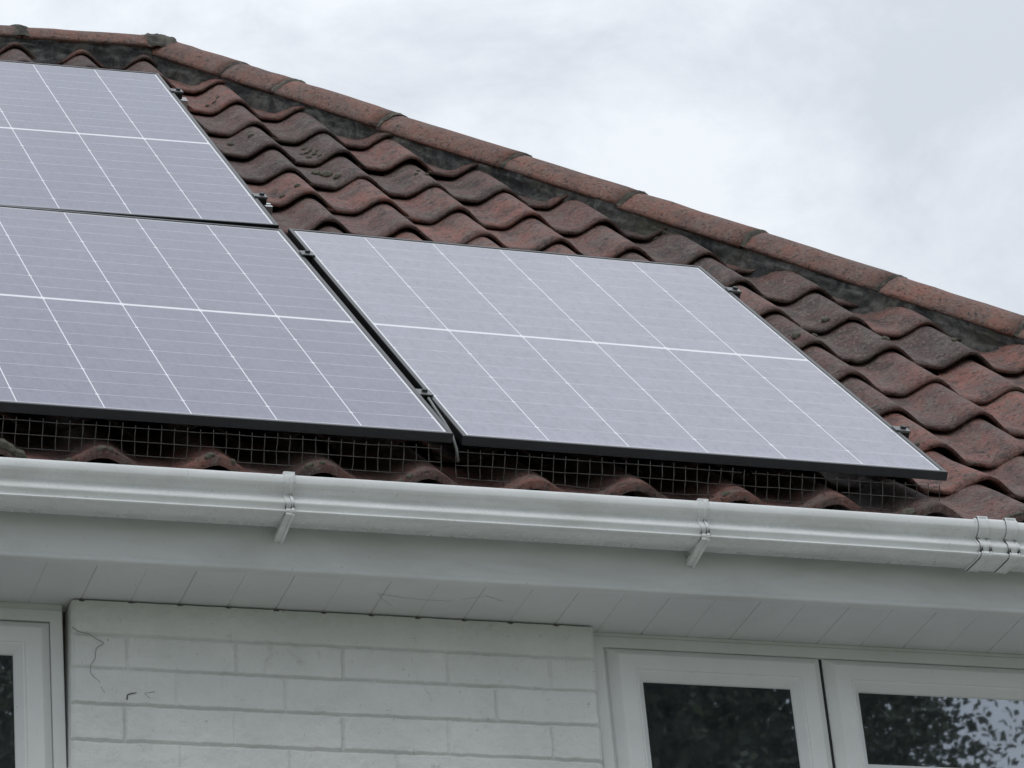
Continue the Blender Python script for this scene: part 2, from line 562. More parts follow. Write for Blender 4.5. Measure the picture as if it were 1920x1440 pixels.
# --- tiles
WG = lambda v: 0.2335 - 0.0061 * v
UC = lambda k, v: 1.367 - 0.005 * v + (k - 9) * WG(v)
AMP = 0.046
NTOP = -0.0945
def prof_h(x):
    """height across one tile, x in tile widths from the crest of its roll"""
    if x < -0.40:
        return 0.10 * ((-0.40 - x) / 0.345) ** 2
    if x < 0:
        return 0.5 - 0.5 * math.cos(math.pi * (x + 0.40) / 0.40)
    return 0.5 + 0.5 * math.cos(math.pi * min(1.0, x / 0.42))
rows_v = [-0.075, 0.220] + [0.545 + 0.286 * k for k in range(13)] + [4.215]
bm = bmesh.new()
TILE_T = 0.0130
for r, v0 in enumerate(rows_v):
    for k in range(-7, 18):
        uc0 = UC(k, v0)
        # leave out what lies past the hip or the view
        if uc0 - 0.2 > 0.175 + (4.37 - v0) * CT or uc0 < -2.3:
            continue
        rnd = random.Random(r * 100 + k + 9000)
        du, dv, rot = rnd.gauss(0, .0022), rnd.gauss(0, .0045), rnd.gauss(0, .008)
        dn, tl = rnd.gauss(0, .0018), rnd.gauss(0, .010)
        amp = AMP * rnd.uniform(0.94, 1.06) * (0.86 if r == 0 else 1.0)
        w_ = WG(v0)
        ln = 0.370 if r else 0.365
        du += (-0.040, -0.018)[r] if r < 2 else 0.0
        seed = Vector((rnd.uniform(0, 50), rnd.uniform(0, 50), rnd.uniform(0, 50)))
        def fn(a, b):
            x = -0.745 + a * (0.35 + 0.745)
            y = b * ln
            uu = x * w_
            nose = -0.0022 * max(0.0, 1 - y / 0.010) ** 2      # softly rounded nose
            chip = max(0.0, fbm(seed + Vector((x * 6.0, 4, 0)), 1.0, 3) - 0.45)
            edge = (0.004 * (fbm(seed + Vector((x * 2.2, 0, 0)), 1.0, 3)) + 0.03 * chip) * max(0.0, 1 - y / 0.05)
            kick = (0.0490 - 0.075 * y) if r == 0 else (max(0.0, 0.0250 - 0.10 * y) if r == 1 else 0.0)
            nn = kick + NTOP - AMP + amp * prof_h(x) - 0.0200 * (y / 0.286) + dn + nose + tl * uu + 0.0014 * fbm(seed + Vector((uu, y, 0)) * 9.0, 1.0, 3)
            return roof(uc0 + du + uu + rot * y + (UC(k, v0 + y) - uc0), v0 + dv + y - rot * uu + edge, nn)
        def off(a, b):
            return NRM * -(TILE_T + (0.010 if r == 0 else 0.0) - 0.004 * (1 if b == 0 else 0)) + VDIR * (0.002 if b == 0 else 0)
        shell(bm, fn, 26, 8, off)
geom = bm.verts[:] + bm.edges[:] + bm.faces[:]
bmesh.ops.bisect_plane(bm, geom=geom, plane_co=E0 - HH * 0.045, plane_no=HH, clear_outer=True)
geom = bm.verts[:] + bm.edges[:] + bm.faces[:]
bmesh.ops.bisect_plane(bm, geom=geom, plane_co=E0 - Vector((0, .045, 0)), plane_no=Vector((0, 1, 0)), clear_outer=True)
bvh = BVHTree.FromBMesh(bm)
roof_o = hpart('roof', bm, M_CLAY, smooth=True)
ROOF = roof_o

# the slopes that face away, and the dark felt under the tiles
def hipcorner(v):                                   # point of the hip line at height v on the mean plane
    return roof(0.175 + (4.353 - v) * CT, v, -0.165)
bm = bmesh.new()
ec = hipcorner(0.16)
er = roof(0.175, 4.318, -0.165)
a0, a1 = roof(-2.4, 0.16, -0.165), roof(-2.4, 4.318, -0.165)
for q in ((a0, ec, er, a1),):
    bm.faces.new([bm.verts.new(p) for p in q])
hpart('roof_felt', bm, M_DARK, ROOF)
bm = bmesh.new()
yb = 2 * E0.y - ec.y
down = Vector((0, 0, -0.012))
bc = Vector((ec.x, yb, ec.z))
bm.faces.new([bm.verts.new(p + down) for p in (ec, bc, er)])
bm.faces.new([bm.verts.new(p + down) for p in (bc, Vector((-2.4, yb, ec.z)), a1, er)])
bm.faces.new([bm.verts.new(p + down) for p in (Vector((-2.4, yb, ec.z)), a0, a1)])
hpart('roof_slope', bm, M_CLAY, ROOF)

# --- half-round hip and ridge tiles
def half_round(bm, P0, P1, h, wv, r0, r1, seed, phi=rad(77), t=0.015, twist=0.0):
    s = Vector((seed * 7.3, seed * 1.9, seed * 3.1))
    def fn(a, b):
        ang = -phi + 2 * phi * a + twist
        rr = (r0 * (1 - b) + r1 * b) + 0.0022 * fbm(s + Vector((a * 3, b * 4, 0)), 1.0, 3)
        return P0.lerp(P1, b) + h * (rr * math.sin(ang)) + wv * (rr * math.cos(ang))
    def off(a, b):
        ang = -phi + 2 * phi * a + twist
        return -(h * math.sin(ang) + wv * math.cos(ang)) * t
    shell(bm, fn, 22, 8, off)
def joint_ring(bm, P, ax, h, wv, r, seed, wid=0.012, hgt=0.008, phi=rad(77)):
    s = Vector((seed * 3.7, seed * 5.1, 0.3))
    rows = []
    for i in range(45):
        ang = -phi + 2 * phi * i / 44
        e = h * math.sin(ang) + wv * math.cos(ang)
        f = 0.75 + 0.75 * fbm(s + Vector((i * 0.16, 0, 0)), 1.0, 4)
        f = max(0.15, f)
        row = []
        for j in range(7):
            q = j / 6 * 2 - 1
            bumpy = 0.0025 * fbm(s + Vector((i * 0.5, j * 0.9, 4)), 1.0, 3)
            row.append(P + ax * (q * wid * (0.8 + 0.5 * f) + 0.006 * fbm(s + Vector((0, i * 0.2, 9)), 1.0, 2)) + e * (r - 0.003 + (hgt * f + bumpy) * (1 - q * q)))
        rows.append(row)
    grid(bm, rows)
    bmesh.ops.recalc_face_normals(bm, faces=bm.faces[:])

HS = [-0.05, 0.33, 0.56, 0.99, 1.49, 1.93, 2.38, 2.85, 3.30, 3.76, 4.22, 4.68, 5.12]
for i, (s0, s1) in enumerate(zip(HS, HS[1:])):
    rr = random.Random(i + 40)
    lift = Vector((0, 0, rr.uniform(-.003, .003)))
    side = HH * rr.uniform(-.003, .003)
    # the lower end of each tile is a touch wider than the upper end of the next one
    bm = bmesh.new()
    half_round(bm, E0 + HA * (s0 + 0.002) + lift + side, E0 + HA * (s1 - 0.002) - lift * 0.5, HH, HWV, 0.1125, 0.1165, i + 1.5, twist=rr.uniform(-.03, .03))
    hpart('hip_tile', bm, M_RIDGE, ROOF, True)
for i, s0 in enumerate(HS[1:-1]):
    bm = bmesh.new()
    joint_ring(bm, E0 + HA * s0, HA, HH, HWV, 0.116, i + 2.2, 0.012 if i % 3 else 0.008, 0.0065 if i % 2 else 0.0045)
    hpart('joint_mortar', bm, M_JOINT, ROOF, True)
RA = Vector((-1, 0, -0.033)).normalized()
RH = Vector((0, 1, 0))
RW = RA.cross(RH)
if RW.z < 0:
    RW = -RW
R0 = E0 + Vector((0, 0, 0.003))
RS = [0.035, 0.475, 0.905, 1.345, 1.785, 2.2, 2.6]
for i, (s0, s1) in enumerate(zip(RS, RS[1:])):
    bm = bmesh.new()
    rr = random.Random(i + 80)
    half_round(bm, R0 + RA * (s0 + .002), R0 + RA * (s1 - .002), RH, RW, 0.1155, 0.1135, i + 30.5, twist=rr.uniform(-.03, .03))
    hpart('ridge_tile', bm, M_RIDGE, ROOF, True)
for i, s0 in enumerate(RS[1:-1]):
    bm = bmesh.new()
    joint_ring(bm, R0 + RA * s0, RA, RH, RW, 0.115, i + 12.2, 0.026, 0.010)
    hpart('joint_mortar', bm, M_JOINT, ROOF, True)
# mortar patch over the mitre where ridge and hips meet
bm = bmesh.new()
def fn(a, b):
    ang = -rad(80) + 2 * rad(80) * a
    p0 = R0 + RA * (0.065 - 0.10 * b)
    rr = 0.116 + 0.006 * math.sin(math.pi * b) + 0.006 * fbm(Vector((a * 9, b * 5, 2.2)), 1.0, 4)
    return p0 + RH * (rr * math.sin(ang)) + RW * (rr * math.cos(ang))
grid(bm, [[fn(i / 40, j / 9) for i in range(41)] for j in range(10)])
bmesh.ops.recalc_face_normals(bm, faces=bm.faces[:])
hpart('joint_mortar', bm, M_JOINT, ROOF, True)

# --- mortar bedding under hip and ridge tiles: a rough fillet that dips into the troughs
def bedding(P, ax, h, wv, s0, s1, sgn, seed):
    bm = bmesh.new()
    n = int((s1 - s0) / 0.007)
    pr = [(0.094, 0.038), (0.100, 0.022), (0.097, 0.008), (0.092, -0.008), (0.089, -0.030), (0.085, -0.060), (0.080, -0.110)]
    fine = []
    for a, b in zip(pr, pr[1:]):
        for q in range(3):
            fine.append((a[0] + (b[0] - a[0]) * q / 3, a[1] + (b[1] - a[1]) * q / 3))
    pr = fine + [pr[-1]]
    rows = []
    for i in range(n + 1):
        s = s0 + (s1 - s0) * i / n
        row = []
        for j, (hh, ww) in enumerate(pr):
            d = 0.009 * fbm(Vector((s * 16 + seed, j * 0.42, 1.3)), 1.0, 6) + 0.011 * fbm(Vector((s * 3.4 + seed, j * 0.15, 7)), 1.0, 2) + 0.003 * abs(fbm(Vector((s * 60, j * 1.1, 3)), 1.0, 3))
            row.append(P + ax * s + h * (sgn * (hh + d * (0.25 if j < 3 else 1))) + wv * (ww + 0.3 * d))
        rows.append(row)
    grid(bm, rows)
    bmesh.ops.recalc_face_normals(bm, faces=bm.faces[:])
    return bm
hpart('mortar_bedding', bedding(E0, HA, HH, HWV, -0.02, 5.1, -1, 3.0), M_MORTAR, ROOF, True)
hpart('mortar_bedding', bedding(R0, RA, RH, RW, -0.02, 2.6, -1, 11.0), M_MORTAR, ROOF, True)

# --- eaves, walls and windows are scaled about the camera position, unchanged in view, to sit under the tile noses
LOW = Matrix.Translation((-0.0595, -0.1702, -0.0917)) @ Matrix.Scale(0.974, 4)
LOWON = True
FY = 0.205
SZ = -0.236
XL, XR = -2.4, 2.98
bm = bmesh.new()
pf = [(FY + .018, -.030), (FY, -.030), (FY, -.222), (FY - .0015, -.2275), (FY - .0042, -.231), (FY - .0050, -.235), (FY - .0035, -.2385), (FY + .001, -.240), (FY + .018, -.240)]
extrude_profile(bm, pf, [XL + (XR - XL) * i / 60 for i in range(61)], True, lambda x: Vector((0, 0.0012 * math.sin(x * 2.1), 0.001 * math.sin(x * 1.3))))
hpart('fascia', bm, M_FASCIA)
bm = bmesh.new()
prof = []
x = XL
j0 = -0.7512
k = math.ceil((XL - j0) / 0.1068)
pts = [(XL, 0.0)]
while j0 + k * 0.1068 < 2.75:
    g = j0 + k * 0.1068
    dep = 0.0028 if k % 2 == 0 else 0.0018
    pts += [(g - .0016, 0), (g, dep), (g + .0016, 0)]
    k += 1
pts.append((2.75, 0))
rows = [[Vector((px, FY + .012, SZ + pz + .0012)) for px, pz in pts], [Vector((px, .47, SZ + pz)) for px, pz in pts]]
grid(bm, rows)
hpart('soffit', bm, M_SOFFIT)

GP = [(.1985, -.060), (.1995, -.1485), (.1060, -.1512), (.1012, -.1501), (.0993, -.1482), (.0999, -.1462), (.1040, -.1440)]
for (y0, z0), (y1, z1) in (((.1078, -.1412), (.1000, -.1275)), ((.1000, -.1275), (.1150, -.1040)), ((.1150, -.1040), (.0955, -.0892))):
    for q in range(6):                               # the ogee: recess, bulge, hollow neck, lip
        t = q / 6
        e = 0.5 - 0.5 * math.cos(math.pi * t)
        GP.append((y0 + (y1 - y0) * e, z0 + (z1 - z0) * t))
GP += [(.0955, -.0892), (.0927, -.0850), (.0922, -.0775), (.0932, -.0690), (.0958, -.0645), (.0990, -.0632), (.1022, -.0640), (.1034, -.0665)]
def offset(pl, d):
    o = []
    n = len(pl)
    for i, (y, z) in enumerate(pl):
        a, b = pl[max(i - 1, 0)], pl[min(i + 1, n - 1)]
        ty, tz = b[0] - a[0], b[1] - a[1]
        l = math.hypot(ty, tz)
        o.append((y - tz / l * -d * -1, z + ty / l * -d * -1) if False else (y + tz / l * -d, z - ty / l * -d))
    return o
def sm(pl, it=2):
    """corner-cutting so that the ogee is round"""
    for _ in range(it):
        q = [pl[0]]
        for a, b in zip(pl, pl[1:]):
            q += [(a[0] * .75 + b[0] * .25, a[1] * .75 + b[1] * .25), (a[0] * .25 + b[0] * .75, a[1] * .25 + b[1] * .75)]
        q.append(pl[-1])
        pl = q
    return pl
GS = sm(GP, 1)
def sag(x):
    # the gutter follows the slightly uneven fascia
    return Vector((0, 0.0008 * math.sin(x * 3.1 + 1), 0.0022 * math.sin((x + 0.4) * 1.9)))
# which side of the outline is outside
test = offset(GS, 0.002)
OUT = 1 if min(z for y, z in test) < min(z for y, z in GS) else -1
inner = offset(GS, -0.0022 * OUT)
bm = bmesh.new()
xs = [XL + (2.98 - XL) * i / 90 for i in range(91)]
extrude_profile(bm, GS + inner[::-1], xs, True, sag)
gutter = hpart('gutter', bm, M_GUTTER, smooth=True)
gutter.data.polygons.foreach_set('use_smooth', [len(p.vertices) == 4 for p in gutter.data.polygons])

def strap(bm, x0, x1, d, i0=0, i1=None):
    """band that hugs the outside of the gutter"""
    base = GS[i0:i1]
    o = offset(GS, d * OUT)[i0:i1]
    o2 = offset(GS, 0.0004 * OUT)[i0:i1]
    extrude_profile(bm, o + o2[::-1], [x0, x1], True, sag)
def bracket(xc):
    bm = bmesh.new()
    w2 = 0.0088
    strap(bm, xc - w2, xc + w2, 0.0034)
    strap(bm, xc + w2 - 0.006, xc + w2 + 0.0005, 0.0062, 4, len(GS) - 8)
    # clip over the lip
    box(bm, xc - 0.0105, xc + 0.0145, .0905, .1050, -.0830, -.0588, 0.0012)
    # heel that runs back to the fascia below the gutter
    y0, y1 = .0985, FY - 0.001
    for (a, b, zz) in ((xc - w2, xc + w2 - 0.005, -.0035), (xc + w2 - 0.005, xc + w2 + 0.001, -.0075)):
        vs = []
        for X in (a, b):
            vs.append([bm.verts.new(Vector((X, y, z)) + sag(X)) for y, z in ((y0, -.1505), (y1 - .03, -.1580), (y1, -.1600), (y1, -.1680 + zz), (y0, -.1548 + zz * .5))])
        bm.faces.new(vs[0])
        bm.faces.new(vs[1][::-1])
        for q in range(5):
            bm.faces.new((vs[0][q], vs[0][(q + 1) % 5], vs[1][(q + 1) % 5], vs[1][q]))
    bmesh.ops.recalc_face_normals(bm, faces=bm.faces[:])
    return bm
for xc in (-1.30, -0.3655, 0.5730):
    hpart('gutter_bracket', bracket(xc), M_GUTTER, gutter)
bm = bmesh.new()
strap(bm, 1.2290, 1.3345, 0.0030)
for a, b in ((1.2345, 1.2600), (1.3030, 1.3300)):
    strap(bm, a, b, 0.0052)
    for c0, c1 in ((a, a + .004), (b - .004, b)):
        strap(bm, c0, c1, 0.0066)
    box(bm, a, b, .0885, .1060, -.0625, -.0580, 0.001)
    box(bm, a, a + .0035, .0880, .0935, -.0840, -.0600, 0.0006)
    box(bm, b - .0035, b, .0880, .0935, -.0840, -.0600, 0.0006)
hpart('gutter_union', bm, M_GUTTER, gutter)

# --- painted brick wall between the windows (real relief)
WY = 0.395
beds = [-0.2300, -0.3190, -0.3965, -0.4790, -0.5620, -0.6440, -0.7260, -0.8080, -0.8900]
perp = {0: -0.30, 1: -0.4156, 2: -0.3088, 3: -0.421, 4: -0.302, 5: -0.42, 6: -0.305, 7: -0.42}
def sstep(a, b, x):
    t = max(0.0, min(1.0, (x - a) / (b - a)))
    return t * t * (3 - 2 * t)
def brick_h(x, z):
    wob = 0.0020 * noise.noise(Vector((x * 9, z * 3, 1.0))) + 0.0016 * noise.fractal(Vector((x * 45, z * 20, 4.0)), 1.0, 2.0, 3)
    zz = z + wob
    c = 0
    while c < len(beds) - 2 and zz < beds[c + 1]:
        c += 1
    db = min((abs(zz - b) for b in beds[1:]), default=1)
    st = 0.55 + 0.55 * noise.noise(Vector((x * 3.1, c * 3.7, 5.0)))
    j = (1 - sstep(0.0008, 0.0052, db)) * (0.50 + 0.6 * st)
    if c > 0:
        pp = (x + 0.0014 * noise.noise(Vector((x * 4, z * 30, 2.0))) + 0.0014 * noise.fractal(Vector((x * 20, z * 45, 6.0)), 1.0, 2.0, 3) - perp[c]) / 0.2375
        kk = round(pp)
        dp = abs(pp - kk) * 0.2375
        sp = 0.45 + 0.7 * noise.noise(Vector((kk * 2.7, c * 1.9, 8.0)))
        j = max(j, (1 - sstep(0.0006, 0.0046, dp)) * max(0.18, sp + 0.12))
        brk = noise.noise(Vector((kk * 5.1, c * 7.7, 3.0))) * 0.0012
    else:
        brk = 0
    h = -0.0088 * j + brk * (1 - j)
    h += 0.0019 * noise.fractal(Vector((x * 26, z * 26, 0)), 1.0, 2.0, 4)
    return h
bm = bmesh.new()
X0, X1, Z0, Z1 = -0.7725, 0.4055, -0.70, -0.2400
nx, nz_ = 520, 230
rows = []
for i in range(nz_ + 1):
    z = Z0 + (Z1 - Z0) * i / nz_
    row = []
    for j in range(nx + 1):
        x = X0 + (X1 - X0) * j / nx
        e = min(x - X0, X1 - x)
        rnd_ = 0.006 * (1 - sstep(0, 0.008, e))
        gx = (x + 0.7512) / 0.1068
        notch = 0.0045 * (1 - sstep(0.004, 0.007, abs(gx - round(gx)) * 0.1068)) if i == nz_ else 0.0
        row.append(Vector((x - 0.03 * (Z1 - z), WY - brick_h(x, z) + rnd_, z - notch)))
    rows.append(row)
grid(bm, rows)
# returns into the two window reveals, and the top edge
for j in (0, nx):
    grid(bm, [[rows[i][j], Vector((rows[i][j].x, 0.470, rows[i][j].z))] for i in range(nz_ + 1)], j != 0)
grid(bm, [[rows[nz_][j], Vector((rows[nz_][j].x, 0.470, Z1))] for j in range(nx + 1)])
bmesh.ops.recalc_face_normals(bm, faces=bm.faces[:])
hpart('wall', bm, M_BRICK, smooth=True, label='white painted brickwork between the two windows')
# the rest of the walls
bm = bmesh.new()
for (xa, xb, ya, yb_, za, zb) in ((-0.787, 0.389, .401, .60, -1.56, -0.6999), (-2.4, 2.72, .399, .60, GZ, -1.56), (-2.4, -2.02, .399, .60, -1.56, -.24),
                                  (1.62, 2.72, .399, .60, -1.56, -.24), (2.52, 2.72, .60, 5.9, GZ, -.24)):
    box(bm, xa, xb, ya, yb_, za, zb)
hpart('wall', bm, M_BRICK_WALL, label='white painted wall below and beside the windows')

# --- windows
SASH = [(0.0, .446), (0.0, .4345), (.0015, .4320), (.0205, .4135), (.0225, .4125), (.0560, .4120), (.0572, .4138), (.0584, .4138), (.0596, .4122), (.0625, .4126), (.0780, .4290), (.0800, .4340), (.0800, .446)]
def sash(x0, x1, z0, z1, parent):
    bm = bmesh.new()
    ring(bm, x0, x1, z0, z1, SASH)
    bmesh.ops.recalc_face_normals(bm, faces=bm.faces[:])
    s = hpart('sash', bm, M_FRAME, parent)
    return s
def pane(x0, x1, z0, z1, parent):
    bm = bmesh.new()
    bm.faces.new([bm.verts.new(p) for p in ((x0 + .078, .4335, z0 + .078), (x1 - .078, .4335, z0 + .078), (x1 - .078, .4335, z1 - .078), (x0 + .078, .4335, z1 - .078))])
    hpart('pane', bm, M_GLASS, parent)
    bm = bmesh.new()
    ring(bm, x0, x1, z0, z1, [(.079, .4350), (.086, .4350), (.086, .4480)])
    bmesh.ops.recalc_face_normals(bm, faces=bm.faces[:])
    hpart('gasket', bm, M_GASKET, parent)

def window(x0, x1, zt, zb, sashes, mull, label):
    bm = bmesh.new()
    ring(bm, x0, x1, zb, zt, [(0, .470), (0, .4300), (.002, .4280), (.026, .4275), (.0275, .4290), (.0275, .4385), (.050, .4385), (.050, .470)])
    for (a, b, c, d) in mull:
        box(bm, a, b, .4385, .468, c, d)
    bmesh.ops.recalc_face_normals(bm, faces=bm.faces[:])
    f = hpart('window', bm, M_FRAME, label=label)
    bm = bmesh.new()
    for (a, b, c, d) in mull:
        box(bm, a + .006, b - .006, .4365, .4383, c, d)
    if mull:
        hpart('gasket', bm, M_GASKET, f)
    for s in sashes:
        sash(*s, f)
        pane(*s, f)
    return f
window(-2.00, -0.7870, -0.2515, -1.45, [(-1.39, -0.8150, -1.42, -0.2805), (-1.97, -1.40, -1.42, -0.2805)], [(-1.43, -1.36, -1.43, -.27)], 'white window frame left of the painted brickwork')
window(0.4080, 1.62, -0.2440, -1.45, [(0.4440, 0.9585, -1.42, -0.2715), (0.9660, 1.590, -0.6060, -0.2715), (0.9660, 1.590, -1.42, -0.6140)],
       [(0.925, 1.000, -1.43, -.26), (0.99, 1.57, -.650, -.570)], 'white window frame right of the painted brickwork')
# sill boards and packing strip over the right window
for q in ((0.4100, 1.62, .4285, .47, -0.2440, SZ - .0005), (0.3960, 0.4080, .4330, .47, -1.45, SZ - .0005), (-2.0, -0.787, .4330, .47, -0.2515, SZ - .0005)):
    bm = bmesh.new()
    box(bm, *q)
    hpart('packing_strip', bm, M_FRAME)
for (a, b) in ((-2.03, -0.78), (0.39, 1.64)):
    bm = bmesh.new()
    box(bm, a, b, .36, .47, -1.50, -1.4502, 0.006)
    hpart('sill', bm, M_FRAME)
# dark rooms
bm = bmesh.new()
for (a, b) in ((-2.0, -0.80), (0.42, 1.61)):
    vs = [Vector((X, Y, Z)) for Y in (.471, 3.2) for Z in (-1.6, -.2) for X in (a, b)]
    V = [bm.verts.new(p) for p in vs]
    for f in ((4, 5, 7, 6), (0, 4, 6, 2), (1, 3, 7, 5), (2, 6, 7, 3), (0, 1, 5, 4)):
        bm.faces.new([V[q] for q in f])
hpart('room', bm, M_ROOM)

# ------------------------------------------------------------------ solar panels
POSES = {
    'R': ((-0.0005, -0.0037, 0.0049), (0.99999, 0.0038, -0.00365), (-9e-05, 0.70428, 0.70992)),
    'A': ((-1.1603, -0.0120, 0.0044), (0.99999, -0.0029, -0.00185), (0.00336, 0.70757, 0.70664)),
    'B': ((-1.1555, 1.2369, 1.2315), (0.99986, -0.01414, 0.0087), (0.00363, 0.69769, 0.71639))}
def pose(k):
    o, u, v = (Vector(q) for q in POSES[k])
    u.normalize()
    v = (v - u * v.dot(u)).normalized()
    n = u.cross(v)
    M = Matrix.Identity(4)
    for i in range(3):
        M[i][0], M[i][1], M[i][2], M[i][3] = u[i], v[i], n[i], o[i]
    return M
FH = 0.021
def panel_frame_bm():
    bm = bmesh.new()
    prof = [(.000, -FH), (.000, -.0012), (.0012, 0.0), (.0098, 0.0), (.0108, -.0010), (.0108, -.0026), (.0022, -.0034), (.0022, -FH + .002), (.0250, -FH + .002), (.0250, -FH), (.000, -FH)]
    loops = []
    for d, n in prof:
        loops.append([bm.verts.new(p) for p in ((d, d, n), (PW - d, d, n), (PW - d, PL - d, n), (d, PL - d, n))])
    for a, b in zip(loops, loops[1:]):
        for k in range(4):
            bm.faces.new((a[k], a[(k + 1) % 4], b[(k + 1) % 4], b[k]))
    bmesh.ops.remove_doubles(bm, verts=bm.verts[:], dist=1e-6)
    bmesh.ops.recalc_face_normals(bm, faces=bm.faces[:])
    return bm
def make_panel(k, label, dust_sheen, sky_tint):
    t = thing('solar_panel', label, 'solar panel', pose(k), 'solar panels on the tiled roof')
    obj('frame', panel_frame_bm(), M_PFRAME, t)
    bm = bmesh.new()
    g = 0.0030
    vs = [bm.verts.new(p) for p in ((g, g, -.0022), (PW - g, g, -.0022), (PW - g, PL - g, -.0022), (g, PL - g, -.0022))]
    bm.faces.new(vs)
    obj('glass', bm, cell_mat('solar_cells_' + k.lower(), dust_sheen, sky_tint), t)
    bm = bmesh.new()
    vs = [bm.verts.new(p) for p in ((g, g, -.0075), (g, PL - g, -.0075), (PW - g, PL - g, -.0075), (PW - g, g, -.0075))]
    bm.faces.new(vs)
    obj('back_sheet', bm, M_PBACK, t)
    return t
make_panel('B', 'solar panel highest on the roof, its top edge just below the ridge tiles', 0.37, (0.405, 0.40, 0.585))
make_panel('A', 'solar panel at lower left, below another panel and above the gutter', 0.38, (0.42, 0.41, 0.585))
make_panel('R', 'palest dusty solar panel, at right and beside bare tiles', 0.55, (0.515, 0.51, 0.64))  # brighter sky reflection painted into this panel's film

# rails under the panels
def rail(k, v, u0, u1, label):
    M = pose(k)
    t = thing('mounting_rail', label, 'mounting rail', M @ Matrix.Translation((u0, v, -FH)), 'rails carrying the solar panels')
    bm = bmesh.new()
    L = u1 - u0
    # slotted channel section
    pr = [(-.018, -.036), (.018, -.036), (.018, 0), (.006, 0), (.006, -.004), (.014, -.004), (.014, -.014), (-.014, -.014), (-.014, -.004), (-.006, -.004), (-.006, 0), (-.018, 0)]
    A = [bm.verts.new((0, y, z - .0005)) for y, z in pr]
    B = [bm.verts.new((L, y, z - .0005)) for y, z in pr]
    n = len(pr)
    for i in range(n):
        bm.faces.new((A[i], A[(i + 1) % n], B[(i + 1) % n], B[i]))
    bm.faces.new(A[::-1])
    bm.faces.new(B)
    bmesh.ops.recalc_face_normals(bm, faces=bm.faces[:])
    obj('channel', bm, M_ALU, t)
    x = 0.25
    while x < L:
        bm = bmesh.new()
        a = [(-.004, -.0365), (.004, -.0365), (.004, -.075), (.09, -.075), (.09, -.079), (-.004, -.079)]
        A = [bm.verts.new((x - .015, y, z)) for y, z in a]
        B = [bm.verts.new((x + .015, y, z)) for y, z in a]
        for q in range(6):
            bm.faces.new((A[q], A[(q + 1) % 6], B[(q + 1) % 6], B[q]))
        bm.faces.new(A[::-1])
        bm.faces.new(B)
        bmesh.ops.recalc_face_normals(bm, faces=bm.faces[:])
        obj('roof_hook', bm, M_ALU, t)
        x += 0.85
rail('B', 1.490, -0.035, PW + .045, 'bright aluminium rail end sticking out near the top corner of the highest panel')
rail('B', 0.292, -0.035, PW + .045, 'bright aluminium rail end sticking out near the bottom corner of the highest panel')
rail('R', 1.475, -1.195, PW + .030, 'aluminium rail under the upper halves of the two lower panels')
rail('R', 0.298, -1.195, PW + .030, 'aluminium rail under the lower halves of the two lower panels')

# clamps
def clamp(k, u, v, end, label, half=False):
    M = pose(k)
    t = thing('panel_clamp', label, 'clamp', M @ Matrix.Translation((u, v, 0)), 'clamps holding the solar panels')
    if end:
        bm = bmesh.new()
        box(bm, 0.0015, 0.0275, -.0155, .0155, -FH + .001, -.0030, 0.0015)
        obj('block', bm, M_BLACK, t)
        bm = bmesh.new()
        box(bm, -.0070, .0020, -.0160, .0160, .0004, .0036, 0.0008)
        box(bm, .0008, .0290, -.0165, .0165, -.0028, .0030, 0.0010)
        obj('plate', bm, M_CLAMP, t)
        c, z = .0155, .0030
    else:
        bm = bmesh.new()
        box(bm, -.0075, .0265, -.0190, .0190, .0006, .0042, 0.0010)
        obj('plate', bm, M_CLAMP, t)
        bm = bmesh.new()
        box(bm, .0015, .0175, -.014, .014, -FH, .0002)
        obj('block', bm, M_BLACK, t)
        c, z = .0095, .0042
    bm = bmesh.new()
    bmesh.ops.create_cone(bm, cap_ends=True, segments=6, radius1=.0072, radius2=.0068, depth=.006, matrix=Matrix.Translation((c, 0, z + .0035)))
    obj('bolt', bm, M_BOLT, t)
clamp('B', PW, 1.492, True, 'end clamp near the top corner of the highest panel')
clamp('B', PW, 0.292, True, 'end clamp near the bottom corner of the highest panel')
clamp('R', PW, 1.489, True, 'end clamp on the right edge of the palest panel, near its top corner')
clamp('R', PW, 0.310, True, 'end clamp on the right edge of the palest panel, near its bottom corner')
clamp('R', -.0185, 1.465, False, 'clamp bridging the gap between the two lower panels near its top')
clamp('R', -.0185, 0.300, False, 'clamp bridging the gap between the two lower panels near its bottom')

# thin cable hanging in the gap between the two lower panels
MR = pose('R')
bm = bmesh.new()
pts = [MR @ Vector(p) for p in ((-.006, .272, -.002), (-.009, .20, -.004), (-.012, .11, -.006), (-.015, .03, -.010), (-.012, -.006, -.030), (-.006, -.012, -.055))]
o0 = pts[0].copy()
tube(bm, [p - o0 for p in pts], 0.0032, 8)
cb = obj('cable', bm, plain('grey_cable', (0.20, 0.21, 0.20), 0.5), None, True)
cb.location = o0
tag(cb, 'thin grey cable in the gap between the two lower panels', 'cable')

